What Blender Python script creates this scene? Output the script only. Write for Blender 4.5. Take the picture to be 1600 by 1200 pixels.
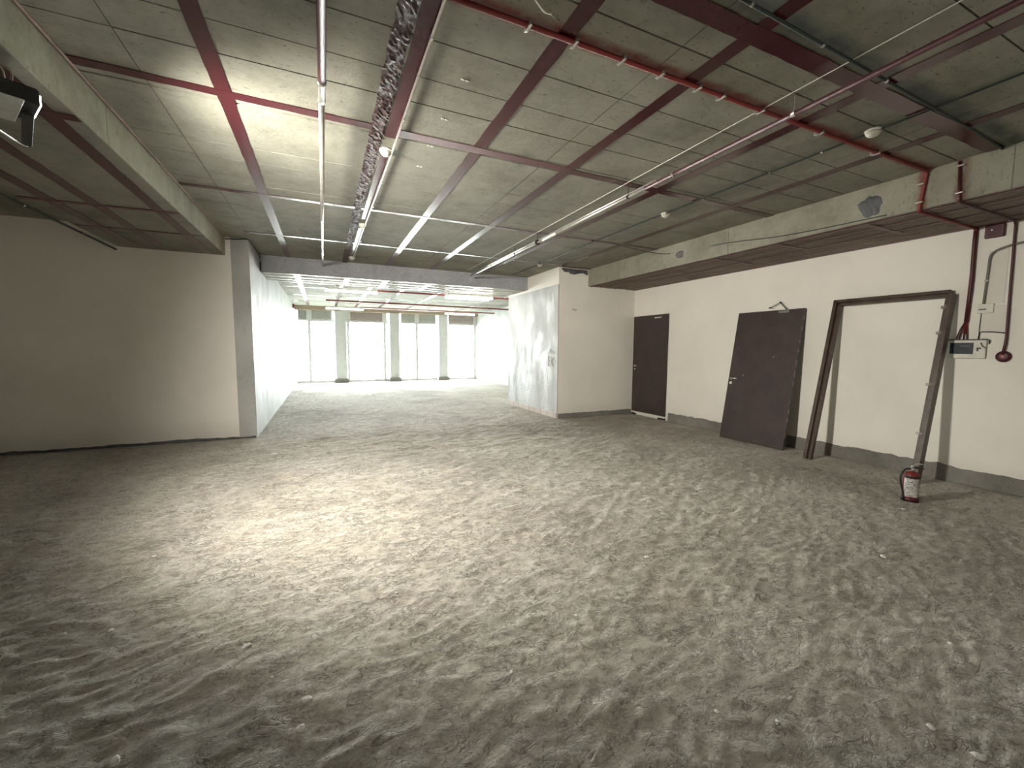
import bpy, bmesh, math, random
from mathutils import Vector, Matrix, noise
random.seed(7)
S = bpy.context.scene
C = S.collection
for o in list(bpy.data.objects): bpy.data.objects.remove(o)
PI = math.pi

# ---------------------------------------------------------------- camera
cd = bpy.data.cameras.new('camera')
cam = bpy.data.objects.new('camera', cd); C.objects.link(cam)
cd.sensor_width = 36; cd.lens = 646.42*36/1600; cd.clip_start = .02; cd.clip_end = 300
R_ = Vector((0.91078283, -0.41283939, 0.00618606)); U_ = Vector((0.02932751, 0.07963082, 0.99639291)); F_ = Vector((0.41184285, 0.90731613, -0.08463394))
M = Matrix((R_, U_, -F_)).transposed().to_4x4(); M.translation = (0, 0, 1.5)
cam.matrix_world = M
S.camera = cam

# ---------------------------------------------------------------- sky, exposure
w = bpy.data.worlds.new('sky'); S.world = w; w.use_nodes = True
bg = w.node_tree.nodes['Background']; bg.inputs[0].default_value = (.93, .98, 1, 1); bg.inputs[1].default_value = 21.0
S.view_settings.view_transform = 'Standard'; S.view_settings.look = 'None'
S.view_settings.gamma = 1; S.view_settings.use_curve_mapping = False
S.view_settings.exposure = 1.12
TUBE_STRENGTH = 40

def portal(name, x0, x1):
    l = bpy.data.lights.new(name, 'AREA'); l.shape = 'RECTANGLE'; l.size = x1-x0; l.size_y = 2.66
    l.cycles.is_portal = True
    o = bpy.data.objects.new(name, l); C.objects.link(o)
    o.location = ((x0+x1)/2, 19.75, 1.33); o.rotation_euler = (-PI/2, 0, 0)   # faces -y into the room
portal('daylight_opening', -1.05, 6.9)
# brightest part of the daylight, straight in from the street side
DL = bpy.data.lights.new('daylight', 'AREA'); DL.shape = 'RECTANGLE'; DL.size = 8.4; DL.size_y = 2.5; DL.spread = .7; DL.energy = 120; DL.color = (1, .98, .95)
do = bpy.data.objects.new('daylight', DL); C.objects.link(do); do.location = (2.9, 20.3, 1.45); do.rotation_euler = (-PI/2, 0, 0)

# ---------------------------------------------------------------- mesh helpers
def obj(name, bm, mat, parent=None, smooth=False, kind=None):
    me = bpy.data.meshes.new(name)
    bmesh.ops.recalc_face_normals(bm, faces=bm.faces[:])
    bm.to_mesh(me); bm.free()
    if smooth:
        for p in me.polygons: p.use_smooth = True
    me.materials.append(mat)
    o = bpy.data.objects.new(name, me); C.objects.link(o)
    if parent: o.parent = parent
    if kind: o['kind'] = kind
    return o
def B(): return bmesh.new()
def box(bm, x0, x1, y0, y1, z0, z1, mtx=None):
    vs = [bm.verts.new(Vector(p)) for p in ((x0,y0,z0),(x1,y0,z0),(x1,y1,z0),(x0,y1,z0),(x0,y0,z1),(x1,y0,z1),(x1,y1,z1),(x0,y1,z1))]
    if mtx:
        for v in vs: v.co = mtx @ v.co
    for f in ((0,1,2,3),(4,7,6,5),(0,4,5,1),(1,5,6,2),(2,6,7,3),(3,7,4,0)): bm.faces.new([vs[i] for i in f])
    return bm
def bbox(bm, x0, x1, y0, y1, z0, z1, b=.004, mtx=None, seg=2):
    t = B(); box(t, x0, x1, y0, y1, z0, z1)
    bmesh.ops.bevel(t, geom=t.edges[:], offset=b, segments=seg, affect='EDGES', profile=.5)
    if mtx: bmesh.ops.transform(t, matrix=mtx, verts=t.verts)
    me = bpy.data.meshes.new('t'); t.to_mesh(me); t.free(); bm.from_mesh(me); bpy.data.meshes.remove(me)
    return bm
def smooth_path(pts, n=6):
    P = [Vector(p) for p in pts]; out = []
    for i in range(len(P)-1):
        a = P[max(i-1,0)]; b = P[i]; c = P[i+1]; d = P[min(i+2,len(P)-1)]
        for k in range(n):
            t = k/n
            out.append(.5*((2*b)+(c-a)*t+(2*a-5*b+4*c-d)*t*t+(3*b-a-3*c+d)*t**3))
    out.append(P[-1]); return out
def tube(bm, pts, r, n=12, caps=True):
    P = [Vector(p) for p in pts]; rings = []; up = None
    for i, p in enumerate(P):
        t = (P[min(i+1,len(P)-1)]-P[max(i-1,0)]).normalized()
        if up is None:
            up = Vector((0,0,1)) if abs(t.z) < .9 else Vector((1,0,0))
        a = t.cross(up).normalized(); b = a.cross(t).normalized(); up = b
        rr = r[i] if isinstance(r, (list,tuple)) else r
        rings.append([bm.verts.new(p + a*math.cos(2*PI*k/n)*rr + b*math.sin(2*PI*k/n)*rr) for k in range(n)])
    for A, D in zip(rings, rings[1:]):
        for k in range(n): bm.faces.new((A[k], A[(k+1)%n], D[(k+1)%n], D[k]))
    if caps:
        bm.faces.new(rings[0][::-1]); bm.faces.new(rings[-1])
    return bm
def bend(pts, r=.05, n=5):
    """rounds the corners of a polyline"""
    P = [Vector(p) for p in pts]; out = [P[0]]
    for a, b, c in zip(P, P[1:], P[2:]):
        d1 = (a-b).normalized(); d2 = (c-b).normalized(); rr = min(r, (a-b).length*.45, (c-b).length*.45)
        s = b+d1*rr; e = b+d2*rr
        for k in range(n+1):
            t = k/n; out.append((1-t)**2*s + 2*t*(1-t)*b + t*t*e)
    out.append(P[-1]); return out
def lathe(bm, prof, n=32, mtx=None):
    rings = []
    for r, z in prof:
        ring = [bm.verts.new((max(r,1e-4)*math.cos(2*PI*k/n), max(r,1e-4)*math.sin(2*PI*k/n), z)) for k in range(n)]
        if mtx:
            for v in ring: v.co = mtx @ v.co
        rings.append(ring)
    for A, D in zip(rings, rings[1:]):
        for k in range(n): bm.faces.new((A[k], A[(k+1)%n], D[(k+1)%n], D[k]))
    bm.faces.new(rings[0][::-1]); bm.faces.new(rings[-1])
    return bm
def T(x, y, z): return Matrix.Translation((x, y, z))
def thing(name, label, cat, loc=(0,0,0), group=None):
    o = bpy.data.objects.new(name, None); C.objects.link(o); o.location = loc
    o.empty_display_size = .1
    o['label'] = label; o['category'] = cat
    if group: o['group'] = group
    return o
def tag(o, label, cat, group=None):
    o['label'] = label; o['category'] = cat
    if group: o['group'] = group
    return o
def child(name, bm, mat, t, smooth=False):
    """mesh given in world coordinates, parented under thing t (no rotation)"""
    o = obj(name, bm, mat, None, smooth)
    o.data.transform(Matrix.Translation(-t.location)); o.parent = t
    return o

# ---------------------------------------------------------------- materials
def mat(name, col=(.5,.5,.5), rough=.8, metal=0, spec=.5):
    m = bpy.data.materials.new(name); m.use_nodes = True
    b = m.node_tree.nodes['Principled BSDF']
    b.inputs['Base Color'].default_value = (*col, 1); b.inputs['Roughness'].default_value = rough
    b.inputs['Metallic'].default_value = metal; b.inputs['Specular IOR Level'].default_value = spec
    return m
class N:
    def __init__(s, m): s.m = m; s.t = m.node_tree; s.b = s.t.nodes['Principled BSDF']; s.co = s.t.nodes.new('ShaderNodeNewGeometry').outputs['Position']
    def n(s, typ, **k):
        x = s.t.nodes.new(typ)
        for a, v in k.items(): setattr(x, a, v)
        return x
    def l(s, a, b): s.t.links.new(a, b)
    def mapped(s, scale=(1,1,1), rot=(0,0,0), loc=(0,0,0)):
        x = s.n('ShaderNodeMapping'); x.inputs['Scale'].default_value = scale; x.inputs['Rotation'].default_value = rot; x.inputs['Location'].default_value = loc
        s.l(s.co, x.inputs[0]); return x.outputs[0]
    def noise(s, scale, detail=6, rough=.6, vec=None, dist=0):
        x = s.n('ShaderNodeTexNoise'); x.inputs['Scale'].default_value = scale; x.inputs['Detail'].default_value = detail
        x.inputs['Roughness'].default_value = rough; x.inputs['Distortion'].default_value = dist
        s.l(vec or s.co, x.inputs['Vector']); return x.outputs['Fac']
    def ramp(s, fac, stops):
        x = s.n('ShaderNodeValToRGB'); e = x.color_ramp.elements
        while len(e) < len(stops): e.new(.5)
        for el, (p, c) in zip(e, stops):
            el.position = p; el.color = (*(c if isinstance(c, tuple) else (c,c,c)), 1)
        s.l(fac, x.inputs[0]); return x.outputs[0]
    def mix(s, fac, a, b, blend='MIX'):
        x = s.n('ShaderNodeMix', data_type='RGBA', blend_type=blend)
        for sock, v in ((x.inputs[0], fac), (x.inputs[6], a), (x.inputs[7], b)):
            if hasattr(v, 'links'): s.l(v, sock)
            elif isinstance(v, tuple): sock.default_value = (*v, 1)
            else: sock.default_value = v
        return x.outputs[2]
    def math(s, op, a, b=0, clamp=False):
        x = s.n('ShaderNodeMath', operation=op, use_clamp=clamp)
        for sock, v in ((x.inputs[0], a), (x.inputs[1], b)):
            if hasattr(v, 'links'): s.l(v, sock)
            else: sock.default_value = v
        return x.outputs[0]
    def xyz(s):
        x = s.n('ShaderNodeSeparateXYZ'); s.l(s.co, x.inputs[0]); return x.outputs
    def bump(s, h, strength=.5, dist=.01, normal=None):
        x = s.n('ShaderNodeBump'); x.inputs['Strength'].default_value = strength; x.inputs['Distance'].default_value = dist
        s.l(h, x.inputs['Height'])
        if normal: s.l(normal, x.inputs['Normal'])
        return x.outputs[0]
    def out(s, col=None, rough=None, normal=None):
        if col is not None: s.l(col, s.b.inputs['Base Color'])
        if rough is not None: s.l(rough, s.b.inputs['Roughness'])
        if normal is not None: s.l(normal, s.b.inputs['Normal'])

def concrete(name, dark, mid, light, bump=.5, spray=()):
    m = mat(name, rough=.85, spec=.3); q = N(m)
    a = q.noise(1.1, 8, .62, dist=.4)
    c = q.ramp(a, [(.28, dark), (.5, mid), (.72, light)])
    b = q.noise(7, 6, .7)
    c = q.mix(q.ramp(b, [(.35, 0.0), (.7, .55)]), c, light)
    d = q.noise(14, 4, .7, vec=q.mapped((1, 2.5, 1)))
    c = q.mix(q.ramp(d, [(.58, 0.0), (.68, .55)]), c, dark)
    pits = q.noise(45, 2, .5, vec=q.mapped((.6, 1.4, 1)))
    c = q.mix(q.ramp(pits, [(.66, 0.0), (.72, .6)]), c, tuple(v*.35 for v in dark))
    for axis, pos, w, x0, x1, col, strength in spray:    # overspray of paint along a conduit
        X = q.xyz(); i = 0 if axis == 'x' else 1; j = 1-i
        wob = q.math('MULTIPLY', q.math('SUBTRACT', q.noise(9, 3), .5), .06)
        d0 = q.math('ABSOLUTE', q.math('ADD', q.math('SUBTRACT', X[i], pos), wob))
        f = q.ramp(q.math('DIVIDE', d0, w), [(.25, strength), (1, 0.0)])
        g = q.math('MULTIPLY', q.math('GREATER_THAN', X[j], x0), q.math('LESS_THAN', X[j], x1))
        f2 = q.math('MULTIPLY', q.math('MULTIPLY', f, g), q.ramp(q.noise(5, 4), [(.3, .35), (.6, 1.0)]))
        c = q.mix(f2, c, col)
    h = q.mix(.5, q.noise(22, 6, .7), q.noise(5, 5, .6))
    q.out(c, normal=q.bump(h, bump, .012))
    return m
G_D, G_M, G_L = (.125,.12,.095), (.215,.21,.168), (.31,.302,.248)
M_ceil = concrete('ceiling_concrete', G_D, G_M, G_L, .55, spray=[
    ('y', 2.10, .075, .4, 5.3, (.20,.022,.018), .85), ('y', 1.53, .10, 1.7, 5.3, (.045,.06,.055), .75)])
M_beam = concrete('beam_concrete', (.16,.155,.12), (.30,.295,.225), (.42,.41,.33), .4)
M_beamR = concrete('beam_side_concrete', (.12,.116,.09), (.22,.215,.165), (.31,.30,.24), .5, spray=[('y', 1.86, .06, -9, 9, (.12,.03,.025), .8), ('y', 2.13, .05, -9, 9, (.17,.02,.02), .8)])
M_soffit = concrete('soffit_concrete', (.10,.07,.06), (.19,.15,.125), (.27,.22,.185), .7)
M_bluebeam = concrete('cross_beam_concrete', (.24,.245,.26), (.34,.345,.36), (.44,.445,.46), .3)

def plaster(name, base=(.80,.765,.69), dirt=(.56,.51,.44), bump=.12, rough=.75):
    m = mat(name, rough=rough, spec=.35); q = N(m)
    a = q.noise(.9, 7, .6, dist=.3)
    c = q.ramp(a, [(.3, tuple(v*.9 for v in base)), (.6, base)])
    s = q.noise(3.5, 7, .7, vec=q.mapped((1,1,1.6)))
    c = q.mix(q.ramp(s, [(.62, 0.0), (.78, .3)]), c, dirt)
    z = q.xyz()[2]
    zz = q.math('ADD', z, q.math('MULTIPLY', q.noise(4, 5), .25))
    c = q.mix(q.ramp(zz, [(.15, .45), (.45, 0.0)]), c, dirt)        # splashed dirt near the floor
    h = q.mix(.6, q.noise(3, 4, .5), q.noise(60, 4, .6))
    q.out(c, normal=q.bump(h, bump, .02)); return m
M_wall = plaster('painted_plaster')
M_wallL = plaster('painted_plaster_grey', (.80,.765,.70), (.5,.46,.4))
def glue_wall():
    m = mat('glossy_scraped_plaster', rough=.35, spec=.45); q = N(m)
    a = q.noise(1.5, 6)
    c = q.ramp(a, [(.3, (.33,.33,.31)), (.65, (.42,.42,.40))])
    st = q.noise(6, 5, .7, vec=q.mapped((1,1,.35)), dist=1.5)
    c = q.mix(q.ramp(st, [(.56, 0.0), (.66, .35)]), c, (.25,.245,.21))
    r = q.noise(2.5, 6, .7, vec=q.mapped((1, 1, .5), loc=(3,0,0)))
    h = q.mix(.55, q.noise(9, 4, .6, vec=q.mapped((1,1,.4)), dist=2.5), q.noise(25, 4, .6, vec=q.mapped((1,1,.6)), dist=1))
    q.out(c, rough=q.ramp(r, [(.4, .42), (.6, .7)]), normal=q.bump(h, .55, .03)); return m
M_glue = glue_wall()
def floor_mat():
    m = mat('mud_floor', rough=.9, spec=.25); q = N(m)
    a = q.noise(.55, 8, .62, dist=.6)
    c = q.ramp(a, [(.3, (.30,.27,.225)), (.5, (.475,.44,.375)), (.7, (.59,.555,.485))])
    pk = q.noise(1.7, 6, .6, vec=q.mapped(loc=(5,2,0)))
    c = q.mix(q.ramp(pk, [(.55, 0.0), (.75, .5)]), c, (.44,.37,.31))
    gr = q.noise(1.3, 6, .6, vec=q.mapped(loc=(1,9,0)))
    c = q.mix(q.ramp(gr, [(.56, 0.0), (.75, .5)]), c, (.37,.365,.31))
    fi = q.noise(48, 5, .75, vec=q.mapped((1,1.4,1)))
    c = q.mix(q.ramp(fi, [(.34, .6), (.47, 0.0)]), c, (.24,.22,.18))
    c = q.mix(q.ramp(fi, [(.60, 0.0), (.74, .5)]), c, (.74,.71,.64))
    sp = q.noise(17, 6, .75, vec=q.mapped((1,1.5,1)))
    c = q.mix(q.ramp(sp, [(.36, .5), (.5, 0.0)]), c, (.27,.25,.205))
    c = q.mix(q.ramp(sp, [(.56, 0.0), (.74, .55)]), c, (.70,.67,.60))
    def cracks(scale, vec, wd, dist, mlo, loc):
        n_ = q.noise(scale, 3, .55, vec=vec, dist=dist)
        l_ = q.ramp(q.math('ABSOLUTE', q.math('SUBTRACT', n_, .5)), [(0.0, 1.0), (wd, 0.0)])
        mk = q.ramp(q.noise(scale*.45, 3, .6, vec=q.mapped(loc=loc)), [(mlo, 0.0), (mlo+.12, 1.0)])
        return q.math('MULTIPLY', l_, mk)
    k1 = cracks(5.5, q.mapped((1,1.9,1), rot=(0,0,.35), loc=(3,1,0)), .030, 1.6, .44, (2,2,0))
    k2 = cracks(13, q.mapped((1,1.7,1), rot=(0,0,.1), loc=(8,4,0)), .045, 1.2, .42, (6,1,0))
    k3 = cracks(30, q.mapped((1,1.4,1), loc=(1,7,0)), .06, .6, .45, (0,5,0))
    kk = q.math('MAXIMUM', k1, q.math('MAXIMUM', q.math('MULTIPLY', k2, .85), q.math('MULTIPLY', k3, .6)))
    c = q.mix(q.math('MULTIPLY', kk, .8), c, (.13,.118,.095))
    Y = q.xyz()[1]
    band = q.ramp(q.math('DIVIDE', q.math('ABSOLUTE', q.math('SUBTRACT', Y, 7.0)), 3.2), [(.45, 1.0), (1.0, 0.0)])
    rp = q.math('MULTIPLY', q.noise(1.0, 4, .55, vec=q.mapped((.8, 7.5, 1), rot=(0,0,-.08)), dist=.9), band)
    # ripples dragged across, clods and grit
    mp = q.mapped((1.0, 2.6, 1), rot=(0,0,.25))
    h1 = q.noise(5.5, 7, .66, vec=mp, dist=1.3)
    h2 = q.noise(20, 6, .7, vec=q.mapped((1,1.7,1), rot=(0,0,-.2)), dist=.8)
    h3 = q.noise(90, 3, .6)
    h4 = q.noise(11, 5, .62, vec=q.mapped((1,1.9,1), rot=(0,0,.45), loc=(7,0,0)), dist=2.2)
    h4 = q.ramp(h4, [(.40, 0.0), (.47, .55), (.53, .6), (.60, 1.0)])
    n1 = q.bump(h1, .3, .012); n4 = q.bump(h4, .5, .006, n1); n5 = q.bump(rp, .8, .035, n4); n6 = q.bump(q.math('SUBTRACT', 1.0, kk), .8, .008, n5); n2 = q.bump(h2, .7, .008, n6); n3 = q.bump(h3, .6, .003, n2)
    q.out(c, normal=n3); return m
M_floor = floor_mat()
def stripe_mat(name='maroon_gloss', col=(.055,.008,.012), rough=.17, bump=.07):
    m = mat(name, col, rough, 0, .5); q = N(m)
    c = q.mix(q.ramp(q.noise(12, 5, .7), [(.5, 0.0), (.75, .35)]), col, tuple(v*1.6+.015 for v in col))
    r = q.ramp(q.noise(18, 5, .7), [(.35, rough), (.75, rough+.10)])
    q.out(c, rough=r, normal=q.bump(q.noise(30, 5, .7), bump, .006)); return m
M_maroon = stripe_mat()
M_maroon_dull = stripe_mat('maroon_dull', (.10,.028,.028), .42, .3)
def spall_mat():
    m = mat('spalled_strip', rough=.55, spec=.35); q = N(m)
    c = q.ramp(q.noise(14, 6, .75), [(.4, (.03,.012,.014)), (.58, (.08,.045,.042)), (.78, (.36,.32,.28))])
    q.out(c, normal=q.bump(q.noise(20, 6, .7), .5, .012)); return m
M_spall = spall_mat()
M_red = stripe_mat('red_paint', (.16,.016,.012), .5, .15)
M_darkred = stripe_mat('dark_red_paint', (.055,.005,.008), .45, .15)
M_teal = stripe_mat('dark_conduit_paint', (.022,.032,.030), .6, .2)
def weathered(name, a, b, rough, metal=0, scale=8, bump=.1, spec=.5):
    m = mat(name, a, rough, metal, spec); q = N(m)
    c = q.mix(q.ramp(q.noise(scale, 6, .7), [(.4, 0.0), (.7, 1.0)]), a, b)
    q.out(c, normal=q.bump(q.noise(scale*5, 4, .6), bump, .004)); return m
M_galv = weathered('galvanised_pipe', (.62,.60,.56), (.45,.42,.40), .28, .75)
M_steel = weathered('bright_steel', (.72,.72,.70), (.55,.55,.52), .25, .9)
M_black = weathered('black_plastic', (.012,.012,.013), (.03,.03,.03), .45)
M_white = weathered('white_plastic', (.78,.78,.72), (.62,.61,.52), .45, scale=20)
M_whitepaint = weathered('off_white_enamel', (.66,.64,.56), (.5,.47,.4), .5, scale=12)
M_door = weathered('brown_door_laminate', (.040,.026,.025), (.058,.040,.036), .48, scale=4, bump=.08)
M_frame = weathered('dark_hardwood_frame', (.042,.024,.017), (.10,.065,.045), .42, scale=6, bump=.3)
M_rawskirt = concrete('raw_skirting_concrete', (.10,.098,.085), (.16,.155,.135), (.24,.23,.20), .9)
M_hole = concrete('dark_rubble', (.03,.03,.034), (.07,.07,.075), (.15,.15,.155), 1.0)
M_pillar = weathered('column_plaster', (.52,.54,.52), (.46,.48,.46), .8)
M_mull = weathered('grey_mullion', (.42,.42,.42), (.5,.5,.49), .5)
M_shutter = weathered('shutter_box_grey', (.30,.31,.28), (.36,.37,.33), .55)
M_shutter2 = weathered('shutter_box_brown', (.32,.28,.26), (.38,.33,.31), .55)
M_brownband = weathered('brown_lintel', (.33,.26,.19), (.40,.33,.25), .8)
M_screen = weathered('dark_display', (.012,.02,.028), (.04,.055,.065), .2)
M_pave = weathered('outside_paving', (.6,.6,.58), (.7,.7,.68), .9)
M_crumb = weathered('plaster_crumb', (.70,.69,.63), (.55,.53,.47), .8, scale=40)
M_hose = mat('black_rubber', (.012,.012,.012), .5)
def tile_mat():
    m = mat('skirting_tile', rough=.5); q = N(m)
    br = q.n('ShaderNodeTexBrick'); br.inputs['Color1'].default_value = (.42,.35,.30,1); br.inputs['Color2'].default_value = (.46,.39,.34,1)
    br.inputs['Mortar'].default_value = (.16,.13,.11,1); br.inputs['Scale'].default_value = 1; br.inputs['Mortar Size'].default_value = .008
    br.inputs['Brick Width'].default_value = .3; br.inputs['Row Height'].default_value = .4; br.offset = 0
    sep = q.xyz(); cm = q.n('ShaderNodeCombineXYZ'); q.l(sep[1], cm.inputs[0]); q.l(q.math('ADD', sep[2], .15), cm.inputs[1])
    q.l(cm.outputs[0], br.inputs['Vector']); q.out(br.outputs['Color']); return m
M_tile = tile_mat()
def label_mat():
    m = mat('printed_label', rough=.5); q = N(m)
    g = q.noise(70, 3, .7, vec=q.mapped((.6,.6,3)))
    c = q.ramp(g, [(.42, (.12,.12,.12)), (.55, (.62,.61,.56)), (1, (.72,.71,.66))])
    q.out(c); return m
M_label = label_mat()
M_label_edge = mat('label_edge_white', (.75,.74,.70), .5)
m = bpy.data.materials.new('lit_tube'); m.use_nodes = True; nt = m.node_tree; nt.nodes.clear()
e = nt.nodes.new('ShaderNodeEmission'); e.inputs[0].default_value = (1, .98, .93, 1); e.inputs[1].default_value = TUBE_STRENGTH
nt.links.new(e.outputs[0], nt.nodes.new('ShaderNodeOutputMaterial').inputs[0]); M_tube = m
m = bpy.data.materials.new('clear_glass'); m.use_nodes = True; nt = m.node_tree; nt.nodes.clear()
tr = nt.nodes.new('ShaderNodeBsdfTransparent'); tr.inputs[0].default_value = (.94,.97,.96,1)
gl = nt.nodes.new('ShaderNodeBsdfGlossy'); gl.inputs['Roughness'].default_value = .02
mx = nt.nodes.new('ShaderNodeMixShader'); mx.inputs[0].default_value = .06
nt.links.new(tr.outputs[0], mx.inputs[1]); nt.links.new(gl.outputs[0], mx.inputs[2])
nt.links.new(mx.outputs[0], nt.nodes.new('ShaderNodeOutputMaterial').inputs[0]); M_glass = m

# ---------------------------------------------------------------- structure
CZ = 3.23        # ceiling height
XL, XW, XB, XR, XF = -4.1, -1.05, 4.56, 6.6, 6.88   # far left wall, left wall end, block face, right wall, far-room right wall
YN, YL, YB0, YB1, YF = -3.0, 7.95, 7.68, 10.3, 19.5

# floor: one displaced surface
def ridged(p):
    return 1-abs(noise.noise(p))*2
def floor_z(x, y):
    v = Vector((x, y, 0))
    h = noise.fractal(v*.7, 1, 2, 3)*.006
    w = noise.noise(v*1.3+Vector((4,4,4))); w2 = noise.noise(v*3.1+Vector((9,1,4)))
    d = Vector((x*2.6+y*.4+w*1.2, y*5.2-x*1.1+w*1.6, 3.1))
    crust = ridged(d)**2
    h += crust*.009*(.7+.6*noise.noise(v*.7))
    d2 = Vector((x*6.5+w2*1.5, y*10.5+w2*1.8, 7.7))
    h += (ridged(d2)**2)*.008
    h += noise.noise(Vector((x*13, y*19, 1.7)))*.0058
    cl = noise.noise(Vector((x*4.3, y*6.2, 8.1)))
    h += max(0, cl-.3)*.045*max(0, min(1, (5.0-y)/3))*(1.1 if x < 1.5 else .7)      # clods in the near part
    rip = noise.noise(Vector((x*.9, y*5.5, 2.2)) + Vector((0, w*1.2, 0)))
    h += rip*.013*max(0, 1-abs(y-6.2)/2.2)                  # swept ripples
    edge = min(1, max(0, min(XR-x, 3) / .5))
    return h*(.35+.65*edge)*(.72+.28*min(1, max(0, (y-1.2)/2.5))) - .006
bm = B(); xs = [XL + i*(XF-XL)/560 for i in range(561)]
ys = []; y = YN
while y < YF+.3:
    ys.append(y); y += .05 if y < .3 else (.014 if y < 3 else (.022 if y < 7.5 else .06))
ys.append(YF+.3)
grid = [[bm.verts.new((x, yy, floor_z(x, yy) if yy > 0 else 0)) for x in xs] for yy in ys]
for a, b_ in zip(grid, grid[1:]):
    for i in range(len(xs)-1): bm.faces.new((a[i], a[i+1], b_[i+1], b_[i]))
obj('floor', bm, M_floor, smooth=True, kind='structure')
obj('pavement_outside', box(B(), -30, 40, YF+.3, 70, -.2, -.04), M_pave, kind='structure')

# ceiling: cast board fields with gaps between them
seams_x = [XL, -1.0, 1.92, 4.3, XF]
seams_y = [YN, -1.5, -.2, .55, 1.1, 1.9, 2.45, 2.8, 3.09, 3.50, 3.64, 4.38, 4.70, 5.33, 5.76, 6.12, 6.73, 7.12, 7.55, 8.05, 8.45, 8.85, 10.4, 10.9, 11.5, 12.1, 12.7, 13.3, 13.9, 14.5, 15.1, 15.7, 16.3, 16.9, 17.5, 18.1, 18.8, YF+.3]
bm = box(B(), XL, XF, YN, YF+.3, CZ+.016, CZ+.2)
for i in range(len(seams_x)-1):
    for j in range(len(seams_y)-1):
        y0, y1 = seams_y[j], seams_y[j+1]
        g1 = .012 if abs(y1-3.64) < .01 else .005
        g0 = .014 if abs(y0-3.64) < .01 else .005
        if seams_x[i] < -2 and y1 < 3: pass
        box(bm, seams_x[i]+.003, seams_x[i+1]-.003, y0+g0, y1-g1, CZ-random.uniform(0, .003), CZ+.018)
obj('ceiling', bm, M_ceil, kind='structure')

# walls
obj('wall_right', box(B(), XR, XR+.25, YN, YB0, -.15, CZ+.01), M_wall, kind='structure')
bm = box(B(), XB+.015, XF+.2, YB0, YB1-.02, -.15, CZ+.01)
obj('wall_block_front', bm, M_wall, kind='structure')
obj('wall_block_side', bbox(B(), XB-.004, XB+.02, YB0+.004, YB1, -.15, 2.87, .004), M_glue, kind='structure')
obj('wall_block_side_upper', box(B(), XB+.004, XB+.02, YB0, YB1-.01, 2.865, CZ+.01), M_wall, kind='structure')
obj('wall_far_right', box(B(), XF, XF+.2, YB1-.02, YF+.3, -.15, CZ+.01), M_glue, kind='structure')
obj('wall_left_front', box(B(), XL-.2, XW-.012, YL, YL+.25, -.15, CZ+.01), M_wallL, kind='structure')
obj('wall_left_side', box(B(), XW-.25, XW, YL-.004, YF+.3, -.15, CZ+.01), M_glue, kind='structure')
obj('wall_left', box(B(), XL-.2, XL, YN, YL, -.15, CZ+.01), M_wallL, kind='structure')
obj('wall_back', box(B(), XL-.2, XR+.2, YN-.2, YN, -.15, CZ+.01), M_wallL, kind='structure')

def joined(x0, x1, y0, y1, z0, z1, cuts, axis):
    """beam cast in lengths with thin open joints"""
    bm = box(B(), x0+.006, x1-.006, y0+.006, y1-.006, z0+.006, z1)
    lo, hi = (y0, y1) if axis == 'y' else (x0, x1)
    c = [lo]+cuts+[hi]
    for a, b_ in zip(c, c[1:]):
        if axis == 'y': box(bm, x0, x1, a+(.005 if a != lo else 0), b_-(.005 if b_ != hi else 0), z0, z1)
        else: box(bm, a+(.003 if a != lo else 0), b_-(.003 if b_ != hi else 0), y0, y1, z0, z1)
    return bm
obj('ceiling_beam_right', joined(5.30, XR+.01, YN, YB0+.02, 2.872, CZ+.01, [1.55, 4.24, 6.65], 'y'), M_beamR, kind='structure')
obj('ceiling_beam_left', joined(-2.67, -1.37, YN, YL+.01, 2.945, CZ+.01, [1.7, 4.04, 6.46], 'y'), M_beam, kind='structure')
obj('ceiling_beam_cross', joined(XW-.01, XB+.01, 9.17, 10.36, 2.925, CZ+.01, [1.0, 3.3], 'x'), M_bluebeam, kind='structure')

# soffit boards (dark stained shuttering faces under the beams)
bm = B(); x = 5.31
while x < 6.55:
    wd = random.uniform(.16, .26); x1 = min(x+wd, 6.595)
    box(bm, x+.003, x1-.003, YN, YB0, 2.872-random.uniform(.003, .012), 2.875); x = x1
obj('trim_soffit_right', bm, M_soffit, kind='structure')
bm = B()
for a, b_ in ((-2.665, -2.3), (-2.3, -1.95), (-1.95, -1.375)):
    box(bm, a+.002, b_-.002, YN, YL, 2.945-random.uniform(.002, .006), 2.948)
obj('trim_soffit_left', bm, concrete('soffit_left_concrete', (.12,.115,.095), (.20,.195,.16), (.27,.26,.215), .5), kind='structure')
bm = B()
for k in range(4):
    box(bm, XW, XB, 9.18+k*.295+.006, 9.18+(k+1)*.295-.006, 2.925-random.uniform(.001, .004), 2.928)
obj('trim_soffit_cross', bm, M_beam, kind='structure')

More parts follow.
